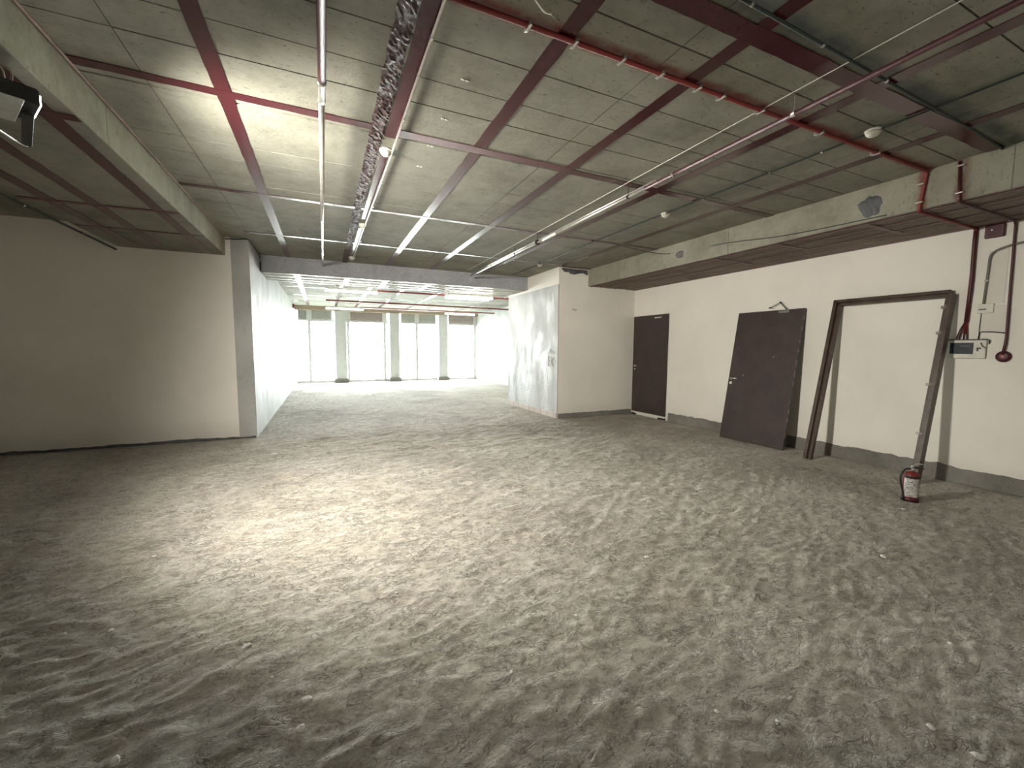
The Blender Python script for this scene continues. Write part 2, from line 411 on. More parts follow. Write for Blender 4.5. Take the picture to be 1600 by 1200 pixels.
# painted recess strips on the ceiling
tn = [0]
def strip(p0, p1, wid, z, mt, jit=.004, thick=.004, taper=None):
    bm = B(); a = Vector(p0); b_ = Vector(p1); L = (b_-a).length; n = max(2, int(L/.06)); d = (b_-a)/L; s = Vector((-d.y, d.x, 0))
    rows = []; ph = random.random()*50
    for i in range(n+1):
        p = a+d*(L*i/n)
        l = wid/2 + jit*noise.noise(Vector((i*.45, ph, 0)))*1.6; r = wid/2 + jit*noise.noise(Vector((i*.45, ph+9, 0)))*1.6
        rows.append([bm.verts.new((p.x+s.x*l, p.y+s.y*l, z)), bm.verts.new((p.x-s.x*r, p.y-s.y*r, z)),
                     bm.verts.new((p.x-s.x*r, p.y-s.y*r, z+thick)), bm.verts.new((p.x+s.x*l, p.y+s.y*l, z+thick))])
    for A, D in zip(rows, rows[1:]):
        for k in range(4): bm.faces.new((A[k], A[(k+1)%4], D[(k+1)%4], D[k]))
    bm.faces.new(rows[0][::-1]); bm.faces.new(rows[-1])
    tn[0] += 1
    return obj('trim_%d' % tn[0], bm, mt, kind='structure')
Zs = CZ-.0065
for x, wd, y0, y1 in ((-.57, .095, -2.9, 9.16), (.545, .085, -2.9, 3.66), (.545, .07, 3.95, 6.05), (.545, .07, 6.5, 8.35), (1.27, .10, -2.9, 9.16), (2.20, .10, -2.9, 9.16), (3.36, .105, -2.9, 8.9), (4.53, .10, -2.9, 7.68)):
    strip((x, y0, 0), (x, y1, 0), wd, Zs-.0002*len(C.objects)%.001, M_maroon)
strip((1.5, 1.665, 0), (5.28, 1.665, 0), .115, Zs-.0012, M_maroon, .005)
strip((-1.36, 3.52, 0), (.4, 3.55, 0), .085, Zs-.0012, M_maroon, .004)
strip((.6, 3.56, 0), (2.2, 3.57, 0), .11, Zs-.0012, M_maroon_dull, .006)
strip((2.15, 3.585, 0), (5.3, 3.64, 0), .095, Zs-.0014, M_maroon, .004)
strip((-1.36, 5.60, 0), (5.29, 5.64, 0), .075, Zs-.0012, M_maroon, .004)
strip((-1.04, 7.46, 0), (4.5, 7.50, 0), .06, Zs-.0012, M_maroon, .004)
strip((4.5, 7.63, 0), (5.3, 7.63, 0), .07, Zs-.0014, M_maroon, .004)
# far-room strips
for x, wd, y0, y1 in ((-.53, .11, 10.4, 18.9), (.5, .10, 10.4, 18.9), (1.27, .10, 10.4, 18.9), (2.2, .10, 10.4, 18.9), (3.36, .11, 10.4, 18.9), (5.6, .10, 10.4, 18.9)):
    strip((x, y0, 0), (x, y1, 0), wd, Zs, M_maroon)
for yy in (11.6, 13.4, 15.4, 17.4): strip((-1.0, yy, 0), (6.8, yy+.04, 0), .06, Zs-.0012, M_maroon)
# strips under the cross beam
for x in (-.44, .48, 1.25, 2.18, 3.34): strip((x, 9.18, 0), (x, 10.35, 0), .10, 2.925-.0085, M_maroon)
for yy in (9.24, 9.62, 9.98, 10.3): strip((XW+.01, yy, 0), (XB-.01, yy, 0), .04, 2.925-.0075, M_maroon)
# strips under the left beam
for x0, x1, wd, y0, y1 in ((-1.5,-1.58,.10,2.2,7.9), (-2.02,-2.10,.10,2.0,7.6), (-2.42,-2.42,.11,2.0,7.6)): strip((x0, y0, 0), (x1, y1, 0), wd, 2.945-.0105, M_maroon)
strip((-1.375, 3.65, 0), (-1.62, 3.65, 0), .08, 2.945-.0115, M_maroon)
strip((-1.375, 5.70, 0), (-2.65, 5.76, 0), .07, 2.945-.0115, M_maroon_dull)
strip((-1.375, 6.70, 0), (-2.65, 6.74, 0), .03, 2.945-.0115, M_maroon_dull)
# strips under the right beam
for x, wd in ((6.55, .085), (5.36, .03), (5.62, .02), (5.98, .025)): strip((x, -2.9, 0), (x, 7.66, 0), wd, 2.872-.0165, M_maroon_dull, .006)
for yy, xa, xb in ((4.5, 5.32, 6.2), (3.55, 5.32, 6.0), (2.6, 5.32, 6.1), (2.13, 5.32, 6.1)): strip((xa, yy, 0), (xb, yy+.02, 0), .05, 2.872-.0175, M_maroon_dull, .008)

# spalled rough band next to the conduit
bm = B(); rows = []
for i in range(400):
    yy = -.5+i*.0242; row = []
    for k in range(8):
        x = .385+k*.0155 + (noise.noise(Vector((yy*9, k, 0)))*.012 if k in (0, 7) else 0)
        dz = abs(noise.noise(Vector((x*45, yy*22, 0))))*.022 + (.002 if k not in (0, 7) else -.004)
        row.append(bm.verts.new((x, yy, CZ-.003-dz)))
    rows.append(row)
for A, D in zip(rows, rows[1:]):
    for k in range(7): bm.faces.new((A[k], A[k+1], D[k+1], D[k]))
obj('trim_spalled_band', bm, M_spall, kind='structure')

# raw skirtings
def ragged(name, p0, p1, h, out, mt, jit=.02, thick=.012, fall=0):
    """upright band of unplastered wall with an uneven top edge"""
    bm = B(); a = Vector(p0); b_ = Vector(p1); L = (b_-a).length; n = max(4, int(L/.04)); o_ = Vector(out)
    rows = []; ph = random.random()*40
    for i in range(n+1):
        t = i/n; p = a.lerp(b_, t); hh = h+fall*t+jit*(noise.noise(Vector((t*L*3, ph, 0)))+.6*noise.noise(Vector((t*L*11, ph, 3))))
        th = thick*(1+.5*noise.noise(Vector((t*L*6, ph, 8))))
        rows.append([bm.verts.new(p), bm.verts.new(p+o_*th*1.6), bm.verts.new(p+o_*th+Vector((0,0,hh*.6))), bm.verts.new(p+o_*th*.7+Vector((0,0,hh))), bm.verts.new(p+Vector((0,0,hh+.006)))])
    for A, D in zip(rows, rows[1:]):
        for k in range(5): bm.faces.new((A[k], A[(k+1)%5], D[(k+1)%5], D[k]))
    bm.faces.new(rows[0][::-1]); bm.faces.new(rows[-1])
    return obj(name, bm, mt, kind='structure')
ragged('baseboard_right', (XR, 6.52, 0), (XR, -1, 0), .17, (-1,0,0), M_rawskirt, .028, .02)
ragged('baseboard_block_front', (XB+.02, YB0, 0), (XR-.03, YB0, 0), .095, (0,-1,0), M_rawskirt, .012)
ragged('baseboard_left_front', (XL, YL, 0), (XW-.02, YL, 0), .035, (0,-1,0), M_hole, .02, .01)
bm = bbox(B(), XB-.016, XB-.003, YB0+.03, YB1, 0, .115, .002)
obj('baseboard_block_side', bm, M_tile, kind='structure')

# rubble-filled gap above the block wall
bm = B(); n = 46; rows = []
for i in range(n+1):
    x = 4.62+i*(5.26-4.62)/n
    bot = 3.115+.022*math.sin(i*.22)+.022*noise.noise(Vector((i*.35, 0, 5)))
    if i < 4: bot += (4-i)*.016
    row = []
    for k in range(7):
        z = bot+(3.205-bot)*k/6
        row.append(bm.verts.new((x, YB0-.012-.022*abs(noise.noise(Vector((x*14, z*20, 0))))*(1 if 0 < k < 6 else 0), z)))
    rows.append(row)
for A, D in zip(rows, rows[1:]):
    for k in range(6): bm.faces.new((A[k], A[k+1], D[k+1], D[k]))
o = obj('trim_rubble_gap', bm, M_hole, kind='structure')
md = o.modifiers.new('thick', 'SOLIDIFY'); md.thickness = .015; md.offset = 0
# rough breakouts in the right beam's face
def patch(name, cx, cz, y, rx, rz, plane_x):
    bm = B(); c = bm.verts.new((plane_x-.014, y, cz)); ring = []; ring2 = []
    for k in range(22):
        a = 2*PI*k/22; f = 1+.35*noise.noise(Vector((math.cos(a)*2, math.sin(a)*2, y)))
        ring.append(bm.verts.new((plane_x-.012+.01*noise.noise(Vector((k, y, 1))), y+math.cos(a)*rx*f*.6, cz+math.sin(a)*rz*f*.6)))
        ring2.append(bm.verts.new((plane_x+.002, y+math.cos(a)*rx*f, cz+math.sin(a)*rz*f)))
    for k in range(22):
        bm.faces.new((c, ring[k], ring[(k+1)%22])); bm.faces.new((ring[k], ring2[k], ring2[(k+1)%22], ring[(k+1)%22]))
    return obj(name, bm, M_hole, kind='structure')
patch('trim_rough_patch', 0, 3.04, 5.13, .09, .065, 5.30)
patch('trim_rough_patch', 0, 3.03, 2.55, .10, .11, 5.30)

# ---------------------------------------------------------------- window wall
def struct_col(x0, x1, n):
    t = obj('trim_column_%d' % n, bbox(B(), x0, x1, 19.25, 19.75, 0, CZ+.01, .01), M_pillar, kind='structure')
    obj('trim_plinth_%d' % n, bbox(B(), x0-.06, x1+.04, 19.12, 19.78, -.02, .17, .01), M_rawskirt, kind='structure')
struct_col(.46, .91, 1); struct_col(2.72, 3.14, 2); struct_col(4.95, 5.38, 3)
obj('trim_lintel', box(B(), XW, XF, 19.2, YF+.3, 3.06, CZ+.01), M_brownband, kind='structure')
wins = [(-1.05, .46, (-.53,), M_shutter), (.91, 2.72, (.99, 2.52), M_shutter2), (3.14, 4.95, (3.96,), M_shutter), (5.38, XF, (6.80,), M_shutter2)]
for n, (x0, x1, ms, sm) in enumerate(wins, 1):
    t = bpy.data.objects.new('window_%d' % n, None); C.objects.link(t); t.location = ((x0+x1)/2, 19.55, 0); t['kind'] = 'structure'
    bm = bbox(B(), x0, x1, 19.46, 19.56, 0, .10, .004)
    box(bm, x0, x1, 19.50, 19.56, 2.62, 2.68)
    child('window_frame', bm, M_mull, t)
    for mx_ in ms:
        child('mullion', bbox(B(), mx_-.055, mx_+.055, 19.44, 19.56, .02, 2.68, .004), M_mull, t)
        child('bracket', bbox(B(), mx_-.10, mx_+.10, 19.40, 19.5, 2.60, 3.06, .004), M_pillar, t)
    bm = B(); edges = [x0]+list(ms)+[x1]
    for a, b_ in zip(edges, edges[1:]):
        if b_-a > .25:
            box(bm, a+.10, b_-.10, 19.45, 19.53, 2.68, 3.06)
            for k in range(6): tube(bm, [(a+.11, 19.445, 2.71+k*.06), (b_-.11, 19.445, 2.71+k*.06)], .012, 6)
    child('shutter_box', bm, sm, t)
    child('pane', box(B(), x0+.01, x1-.01, 19.525, 19.531, .05, 2.63), M_glass, t)

# ---------------------------------------------------------------- door in the wall
t = bpy.data.objects.new('door_1', None); C.objects.link(t); t.location = (6.58, 7.05, 0); t['kind'] = 'structure'
child('door_leaf', bbox(B(), 6.575, 6.598, 6.60, 7.655, .075, 2.255, .003), M_door, t)
bm = B(); tube(bm, bend([(6.575, 7.57, 1.13), (6.53, 7.57, 1.13), (6.53, 7.44, 1.13)], .02), .009, 8)
lathe(bm, [(.0,0),(.026,0),(.026,.008),(.0,.008)], 16, T(6.573, 7.57, 1.13) @ Matrix.Rotation(-PI/2, 4, 'Y'))
lathe(bm, [(.0,0),(.024,0),(.022,.010),(.0,.010)], 16, T(6.573, 7.57, 1.055) @ Matrix.Rotation(-PI/2, 4, 'Y'))
child('door_handle', bm, M_steel, t, True)
bm = bbox(B(), 6.545, 6.576, 6.78, 6.98, 2.175, 2.205, .004)
tube(bm, [(6.55, 6.80, 2.19), (6.545, 6.74, 2.215)], .006, 6)
child('door_closer', bm, M_steel, t)
bm = bbox(B(), 6.57, 6.598, 6.61, 7.6, .035, .062, .004); child('gap_light_strip', bm, M_white, t)  # white strip stands in for light coming through the gap under the door
bm = bbox(B(), 6.56, 6.60, 6.60, 6.80, -.01, .03, .006); bbox(bm, 6.56, 6.60, 7.52, 7.64, -.01, .035, .006); child('wedge', bm, M_black, t)

# ---------------------------------------------------------------- leaning brown door
# local frame: X along width (towards the camera side), Y = thickness, Z up the leaf
def lean_frame(p_left_bottom, p_right_bottom, p_left_top):
    o_ = Vector(p_left_bottom); ex = (Vector(p_right_bottom)-o_).normalized(); up = Vector(p_left_top)-o_
    ez = (up-ex*up.dot(ex)).normalized(); ey = ez.cross(ex).normalized()
    Mx = Matrix((ex, ey, ez)).transposed().to_4x4(); Mx.translation = o_
    return Mx
ML = lean_frame((6.20, 4.95, .012), (6.215, 3.87, .012), (6.538, 4.96, 2.13))
t = thing('door', 'detached dark brown door leaf leaning against the white wall, with lever handle and closer', 'door', (0,0,0))
t.matrix_world = ML
W, H = 1.075, 2.15
# local +Y points away from the wall or into it: find out
outw = -1 if (ML.to_3x3() @ Vector((0,1,0))).x > 0 else 1
d0, d1 = (0, -outw*.045)
def lbox(x0, x1, ya, yb, z0, z1, b=.003): return bbox(B(), x0, x1, min(ya,yb), max(ya,yb), z0, z1, b)
leaf = obj('door_leaf', lbox(0, W, d0, d1, 0, H), M_door, t)
bm = B(); f = outw
lathe(bm, [(.0,0),(.026,0),(.026,.008),(.0,.008)], 18, T(.06, 0, 1.02) @ Matrix.Rotation(-f*PI/2, 4, 'X'))
tube(bm, bend([(.06, 0, 1.02), (.06, f*.05, 1.02), (.20, f*.05, 1.02)], .02), .010, 8)
hd = obj('door_handle', bm, M_steel, t, True)
bm = B(); lathe(bm, [(.0,0),(.026,0),(.024,.010),(.008,.011),(.0,.011)], 18, T(.055, 0, .945) @ Matrix.Rotation(-f*PI/2, 4, 'X'))
obj('lock_rose', bm, M_white, t, True)
bm = B(); bbox(bm, .70, .86, min(f*.001, f*.03), max(f*.001, f*.03), H-.055, H-.005, .006)
obj('door_closer', bm, M_steel, t)
bm = B(); tube(bm, [(.83, f*.018, H-.02), (.70, f*.018, H+.115)], .0065, 6); tube(bm, [(.70, f*.018, H+.115), (.56, f*.018, H+.045)], .0055, 6)
lathe(bm, [(0,-.012),(.013,-.012),(.013,.012),(0,.012)], 10, T(.70, f*.018, H+.115)); bbox(bm, .53, .575, min(f*.01,f*.03), max(f*.01,f*.03), H+.035, H+.052, .003)
obj('closer_arm', bm, M_black, t)
bm = B()      # chipped edge showing paler core
for k in range(11):
    z = .2+k*.18+random.uniform(-.04,.04); hgt = random.uniform(.03,.10)
    bbox(bm, W-.006, W+.0015, min(f*.001, d1*.3), max(f*.001, d1*.3), z, z+hgt, .0005, seg=1)
o = obj('chipped_edge', bm, weathered('chipboard', (.16,.12,.09), (.25,.2,.16), .8), t); o['label'] = 'pale chips along the edge of the brown leaf'
bm = B()      # scuff marks
for sx, sz, rx, rz in ((.26, 1.08, .022, .016), (.72, 1.40, .014, .02), (.09, 1.55, .02, .007)):
    vs = [bm.verts.new((sx+math.cos(a*PI/5)*rx*random.uniform(.5,1.1), f*.0012, sz+math.sin(a*PI/5)*rz*random.uniform(.5,1.1))) for a in range(10)]
    bm.faces.new(vs)
ob = obj('scuff', bm, weathered('scuff', (.22,.19,.17), (.12,.10,.09), .8), t)

# ---------------------------------------------------------------- leaning door frame
MF = lean_frame((6.07, 3.475, .010), (6.075, 2.265, .010), (6.54, 3.53, 2.18))
t = thing('door_frame', 'empty dark wooden door frame leaning against the white wall behind the fire extinguisher', 'door frame')
t.matrix_world = MF
outw = -1 if (MF.to_3x3() @ Vector((0,1,0))).x > 0 else 1
W, H = 1.215, 2.235; f = outw
def post(x0, x1, z0, z1, name, rx0, rx1):
    bm = bbox(B(), x0, x1, min(0, -f*.055), max(0, -f*.055), z0, z1, .003)
    bbox(bm, rx0, rx1, min(0, f*.045), max(0, f*.045), z0, z1, .003)     # thicker outer half: the rebate
    return obj(name, bm, M_frame, t)
post(0, .078, 0, H, 'post', 0, .042)
post(W-.078, W, 0, H-.04, 'post', W-.042, W)
bm = bbox(B(), .0, W-.03, min(0, -f*.055), max(0, -f*.055), H-.07, H, .003); bbox(bm, 0, W-.03, min(0, f*.045), max(0, f*.045), H-.038, H, .003)
obj('head_rail', bm, M_frame, t)
for z in (.55, 1.12, 1.72, 2.02):
    bm = bbox(B(), W-.085, W-.035, min(f*.001, f*.047), max(f*.001, f*.047), z, z+.028, .002)
    tube(bm, [(W-.05, f*.047, z-.01), (W-.05, f*.047, z+.045)], .006, 6)
    obj('hinge', bm, weathered('dull_hinge', (.30,.27,.24), (.2,.18,.16), .5, .4), t)
bm = bbox(B(), -.003, .004, min(-f*.05, f*.04), max(-f*.05, f*.04), .02, .62, .001, seg=1)
o = obj('bare_edge', bm, weathered('bare_wood_edge', (.40,.36,.30), (.25,.22,.18), .8), t); o['label'] = 'pale plaster-smeared outer edge near the foot'

# ---------------------------------------------------------------- fire extinguisher
ex, ey = 5.33, 2.035
ez = floor_z(ex, ey)+.004
t = thing('fire_extinguisher', 'small red fire extinguisher with black hose standing before the leaning door frame', 'fire extinguisher', (ex, ey, ez))
child('cylinder', lathe(B(), [(.0,0),(.060,0),(.064,.01),(.064,.245),(.060,.268),(.045,.288),(.024,.300),(.0,.302)], 36, T(ex,ey,ez)), M_red, t, True)
child('foot_ring', lathe(B(), [(.0,.0),(.069,0),(.069,.035),(.065,.038),(.0,.038)], 36, T(ex,ey,ez)), M_darkred, t, True)
a0 = math.atan2(-ey, -ex)      # direction to the photographer
def arc_patch(aa, ab, z0, z1, r, n=18):
    bm = B(); rows = []
    for i in range(n+1):
        a = aa+(ab-aa)*i/n; rows.append([bm.verts.new((ex+r_*math.cos(a), ey+r_*math.sin(a), ez+z)) for r_, z in ((r,z0),(r+.0012,z0),(r+.0012,z1),(r,z1))])
    for A, D in zip(rows, rows[1:]):
        for k in range(4): bm.faces.new((A[k], A[(k+1)%4], D[(k+1)%4], D[k]))
    bm.faces.new(rows[0][::-1]); bm.faces.new(rows[-1]); return bm
child('label', arc_patch(a0-.75, a0+1.35, .05, .235, .0642), M_label, t)
child('label_border', arc_patch(a0-.87, a0-.75, .05, .235, .0642, 4), M_label_edge, t)
child('band', arc_patch(a0-.9, a0+1.5, .24, .262, .0635), M_black, t)
bm = lathe(B(), [(.0,.298),(.018,.298),(.018,.325),(.014,.34),(.0,.342)], 20, T(ex,ey,ez)); child('valve', bm, M_steel, t, True)
vx = Vector((R_.x, R_.y, 0)).normalized()    # handle points to the right of the view
P = Vector((ex, ey, ez))
bm = B(); tube(bm, [P-vx*.01+Vector((0,0,.345)), P+vx*.05+Vector((0,0,.372)), P+vx*.10+Vector((0,0,.368))], [.009,.010,.006], 8)
child('lever', bm, M_steel, t, True)
bm = B(); tube(bm, [P+Vector((0,0,.33)), P+vx*.045+Vector((0,0,.338)), P+vx*.115+Vector((0,0,.322))], [.010,.011,.007], 8)
child('carry_handle', bm, M_black, t, True)
bm = B(); tube(bm, smooth_path([P-vx*.012+Vector((0,0,.325)), P-vx*.07+Vector((0,0,.32)), P-vx*.108+Vector((0,0,.26)), P-vx*.105+Vector((0,0,.19)), P-vx*.078+Vector((0,0,.10)), P-vx*.072+Vector((0,0,.05))], 7), .0085, 8)
child('hose', bm, M_hose, t, True)
bm = B(); tube(bm, [P-vx*.072+Vector((0,0,.06)), P-vx*.076+Vector((0,0,.012))], [.010,.015], 10); child('nozzle', bm, M_black, t, True)

# ---------------------------------------------------------------- pipes and conduits
def clip(bm, p, r, axis):
    m_ = T(*p) @ (Matrix.Rotation(PI/2, 4, 'X') if axis == 'y' else (Matrix.Rotation(PI/2, 4, 'Y') if axis == 'x' else Matrix.Identity(4)))
    lathe(bm, [(r+.0005,-.009),(r+.004,-.009),(r+.004,.009),(r+.0005,.009)], 12, m_)
def pipe(name, label, cat, pts, r, mt, clips=(), caxis='y', group=None, cm=None, hanger=True, section='pipe'):
    t = thing(name, label, cat, tuple(pts[0]), group)
    child(section, tube(B(), pts, r, 12), mt, t, True)
    for p in clips:
        bm = B(); clip(bm, p, r, caxis)
        if hanger: tube(bm, [(p[0], p[1], p[2]+r), (p[0], p[1], CZ-.0045)], .004, 6)
        child('clip', bm, cm or M_steel, t)
    return t
# big pipe left of centre
t = thing('drain_pipe', 'straight steel pipe hung under the ceiling left of the detectors, dark red at near end', 'pipe', (.036, -1, 3.115))
child('pipe', tube(B(), [(.035, 3.05, 3.115), (.025, 9.18, 3.115)], .019, 16), M_galv, t, True)
o = child('painted_section', tube(B(), [(.038, -2.5, 3.115), (.037, 2.93, 3.115)], .023, 16), M_darkred, t, True); o['label'] = 'dark red near length of the pipe'
child('coupling', tube(B(), [(.037, 2.9, 3.115), (.037, 2.93, 3.115), (.037, 2.95, 3.115), (.036, 3.10, 3.115), (.036, 3.13, 3.115)], [.027,.027,.020,.022,.026], 16), M_galv, t, True)
for yy in (5.95, 6.6, 8.0):
    bm = B(); clip(bm, (.032, yy, 3.115), .019, 'y'); tube(bm, [(.032, yy, 3.134), (.032, yy, CZ-.0045)], .004, 6); child('clip', bm, M_steel, t)
# sprinkler pipe on the right
t = thing('sprinkler_pipe', 'long sprinkler pipe hung along the right of the ceiling, dark red at the near end', 'pipe', (2.95, -1, 3.10))
child('pipe', tube(B(), [(2.965, 3.35, 3.10), (3.01, 8.9, 3.10)], .016, 14), M_galv, t, True)
o = child('painted_section', tube(B(), [(2.93, -2.5, 3.10), (2.965, 3.35, 3.10)], .018, 14), M_darkred, t, True); o['label'] = 'dark red near length of the sprinkler pipe'
for k, yy in enumerate((1.9, 2.98, 3.6, 5.67, 6.5, 7.6)):
    xx = 2.95+(yy-2)*.008
    bm = B(); r0 = .034 if k == 3 else .016
    lathe(bm, [(.016,-.012),(r0+.006,-.012),(r0+.006,.012),(.016,.012)], 14, T(xx, yy, 3.10) @ Matrix.Rotation(PI/2, 4, 'X'))
    tube(bm, [(xx, yy, 3.116), (xx, yy, CZ-.0045)], .004, 6)
    child('clip', bm, M_black if k in (2, 3, 4) else M_steel, t)
o = child('sleeve', tube(B(), [(2.978, 5.12, 3.10), (2.982, 5.5, 3.10)], .019, 14), M_white, t, True); o['label'] = 'white sleeve on the pipe'
# companion conduit beside it
pipe('conduit', 'thin pale conduit running close beside the sprinkler pipe', 'conduit', [(3.06, 3.3, 3.18), (3.09, 9.1, 3.18)], .011, M_galv, [(3.07, 4.2, 3.18), (3.08, 6.2, 3.18), (3.09, 8.1, 3.18)])
# wire drop at its end
tag(obj('lamp_wire', tube(B(), [(3.01, 8.88, 3.10), (3.01, 8.95, 2.98), (3.01, 9.4, 2.9), (3.05, 10.2, 2.905)], .003, 6), M_white), 'thin white wire dropping from the sprinkler pipe end past the cross beam', 'wire')
# red conduit across the ceiling, down the beam, to the alarm panel
rc = bend([(.3, 2.11, 3.211), (5.28, 2.10, 3.211), (5.28, 2.14, 2.845), (6.575, 2.155, 2.845), (6.575, 2.165, 1.70)], .04)
t = thing('red_conduit', 'red painted conduit crossing the ceiling and down the wall to the alarm panel', 'conduit', (.3, 2.11, 3.21))
child('conduit', tube(B(), rc, .014, 12), M_red, t, True)
for x in (1.04, 1.33, 1.66, 1.96, 2.28, 2.5, 2.9, 3.6, 4.4):
    bm = bbox(B(), x-.008, x+.008, 2.075, 2.135, 3.192, 3.228, .003); bbox(bm, x-.011, x+.011, 2.125, 2.15, 3.20, 3.228, .002); child('saddle', bm, M_steel, t)
for z in (3.10, 2.93): child('saddle', bbox(B(), 5.255, 5.30, 2.11, 2.165, z-.008, z+.008, .003), M_steel, t)
o = child('wall_drop', tube(B(), bend([(6.578, 2.158, 2.862), (6.576, 2.158, 2.62), (6.578, 2.153, 2.28), (6.578, 2.165, 1.83)], .3), .019, 12), M_darkred, t, True); o['label'] = 'thick dark red drop on the white wall'
bm = B()
for dy in (-.02, .01, .045, .07): tube(bm, [(6.578, 2.163, 1.86), (6.578, 2.165+dy*.6, 1.75), (6.578, 2.165+dy, 1.635)], .006, 6)
child('loose_wires', bm, M_darkred, t, True)
# dark conduit parallel to it, down to the sounder
dc = bend([(1.7, 1.515, 3.212), (4.4, 1.585, 3.212), (5.28, 1.62, 3.212)], .04)
pipe('dark_conduit', 'dark grey-green conduit with paint overspray crossing the near ceiling corner', 'conduit', dc, .009, M_teal, [(1.98, 1.52, 3.212), (2.6, 1.54, 3.212), (3.3, 1.555, 3.212)], 'x', hanger=False)
pts = bend([(5.283, 1.88, 3.215), (5.283, 1.86, 2.85), (6.58, 1.87, 2.85), (6.58, 1.86, 2.2), (6.58, 1.85, 1.62), (6.57, 1.862, 1.47)], .05)
t = thing('red_conduit', 'narrow dark red conduit down the white wall to the round alarm call point', 'conduit', (5.283, 1.88, 3.21))
child('conduit', tube(B(), pts, .012, 10), M_darkred, t, True)
for p in ((5.283, 1.868, 3.17), (5.283, 1.862, 2.93)): child('saddle', bbox(B(), 5.262, 5.30, p[1]-.025, p[1]+.025, p[2]-.007, p[2]+.007, .002), M_steel, t)
# conduits carrying the detectors
pipe('conduit', 'thin pale conduit along the rough dark band, carrying three detectors', 'conduit', [(.592, -2, 3.205), (.592, 3.78, 3.205), (.57, 6.3, 3.205), (.56, 8.6, 3.205)], .009, M_galv, [(.592, y_, 3.205) for y_ in (1.9, 2.4, 2.75, 3.3, 4.6, 5.4, 7.2)], hanger=False)
pipe('conduit', 'thin dull conduit on the right of the ceiling joining the far three detectors', 'conduit', [(3.98, -1, 3.212), (3.97, 3.4, 3.212), (3.97, 5.5, 3.212), (4.05, 8.9, 3.212)], .007, M_teal, [(3.975, y_, 3.212) for y_ in (2.3, 2.76, 3.53, 4.92, 5.29, 5.8)], hanger=False)
tag(obj('cable', tube(B(), [(2.905, -.5, 3.22), (2.91, 2.5, 3.222), (2.915, 3.6, 3.222), (2.93, 5.3, 3.222), (2.95, 8.9, 3.222)], .003, 6), M_white), 'thin white cable stretched straight along the right of the ceiling', 'cable')
tag(obj('cable', tube(B(), smooth_path([(4.3, 5.6, 3.215), (5.27, 5.4, 3.10), (5.285, 4.3, 3.03), (5.285, 3.4, 2.93), (5.29, 2.4, 2.89)], 6), .0045, 6), M_teal), 'dark sagging cable pinned along the face of the right ceiling beam', 'cable')
pipe('conduit', 'dark conduit along the outer lower edge of the left ceiling beam', 'conduit', [(-2.69, 2.5, 2.905), (-2.69, 5.5, 2.905), (-2.69, 7.93, 2.895)], .012, M_teal, [(-2.69, 4.4, 2.9), (-2.69, 5.9, 2.9), (-2.69, 7.0, 2.9)], hanger=False)
tag(obj('cable', tube(B(), smooth_path([(-1.36, 7.93, 3.19), (-1.30, 7.93, 3.20), (-1.2, 7.93, 3.205), (-1.06, 7.93, 3.215), (-1.035, 8.3, 3.21), (-1.035, 9.14, 3.19), (-1.035, 9.15, 3.05), (-1.035, 9.15, 2.93)], 5), .009, 8), M_teal), 'dark cable along the top edge of the left wall and down beside the cross beam', 'cable')
tag(obj('cable', tube(B(), smooth_path([(-1.355, -1, 3.222), (-1.357, 2.4, 3.22), (-1.354, 4.7, 3.222), (-1.357, 7.9, 3.22)], 6), .008, 8), weathered('rusty_cable', (.33,.22,.18), (.2,.1,.08), .6)), 'rusty cable tucked where the left ceiling beam meets the ceiling', 'cable')
# far-room sprinkler lines
pipe('sprinkler_pipe', 'red sprinkler pipe across the bright far room, nearer of the two', 'pipe', [(.1, 10.75, 2.90), (6.8, 10.85, 2.90)], .021, M_red, [(x, 10.8, 2.9) for x in (.6, 2.4, 4.3)], 'x')
pipe('sprinkler_pipe', 'red sprinkler pipe across the bright far room, farther of the two', 'pipe', [(.1, 13.5, 2.90), (6.8, 13.75, 2.90)], .022, M_red, [(x, 13.6, 2.9) for x in (.7, 1.9, 3.4, 5.2)], 'x')
t = thing('cable_tray', 'wide dull red tray hung across the far room before the windows', 'cable tray', (1.3, 16.7, 3.0))
child('tray', bbox(B(), 1.3, 6.7, 16.6, 16.8, 2.99, 3.03, .004), M_red, t)
for x in (1.8, 3.4, 5.0, 6.4): child('hanger', tube(B(), [(x, 16.7, 3.03), (x, 16.7, CZ-.003)], .006, 6), M_steel, t)

# ---------------------------------------------------------------- smoke detectors
def make_detector(loc, label):
    t = thing('smoke_detector', label, 'detector', loc, 'white smoke detectors on the ceiling')
    obj('base', lathe(B(), [(.0,-.016),(.052,-.016),(.056,-.010),(.056,0),(.0,0)], 28), M_white, t, True)
    obj('sensor_head', lathe(B(), [(.0,-.052),(.018,-.052),(.034,-.044),(.046,-.030),(.048,-.018),(.0,-.016)], 28), M_whitepaint, t, True)
    return t
det0 = make_detector((.545, 3.90, CZ-.005), 'smoke detector nearest along the rough dark band beside the hung pipe')
def dup(root, loc, label, rz=0, sc=1):
    r = root.copy(); C.objects.link(r); r.location = loc; r['label'] = label; r.rotation_euler = (0,0,rz); r.scale = (sc,)*3
    for ch in list(root.children):
        c = ch.copy(); C.objects.link(c); c.parent = r
        for g in list(ch.children):
            d = g.copy(); C.objects.link(d); d.parent = c
    return r
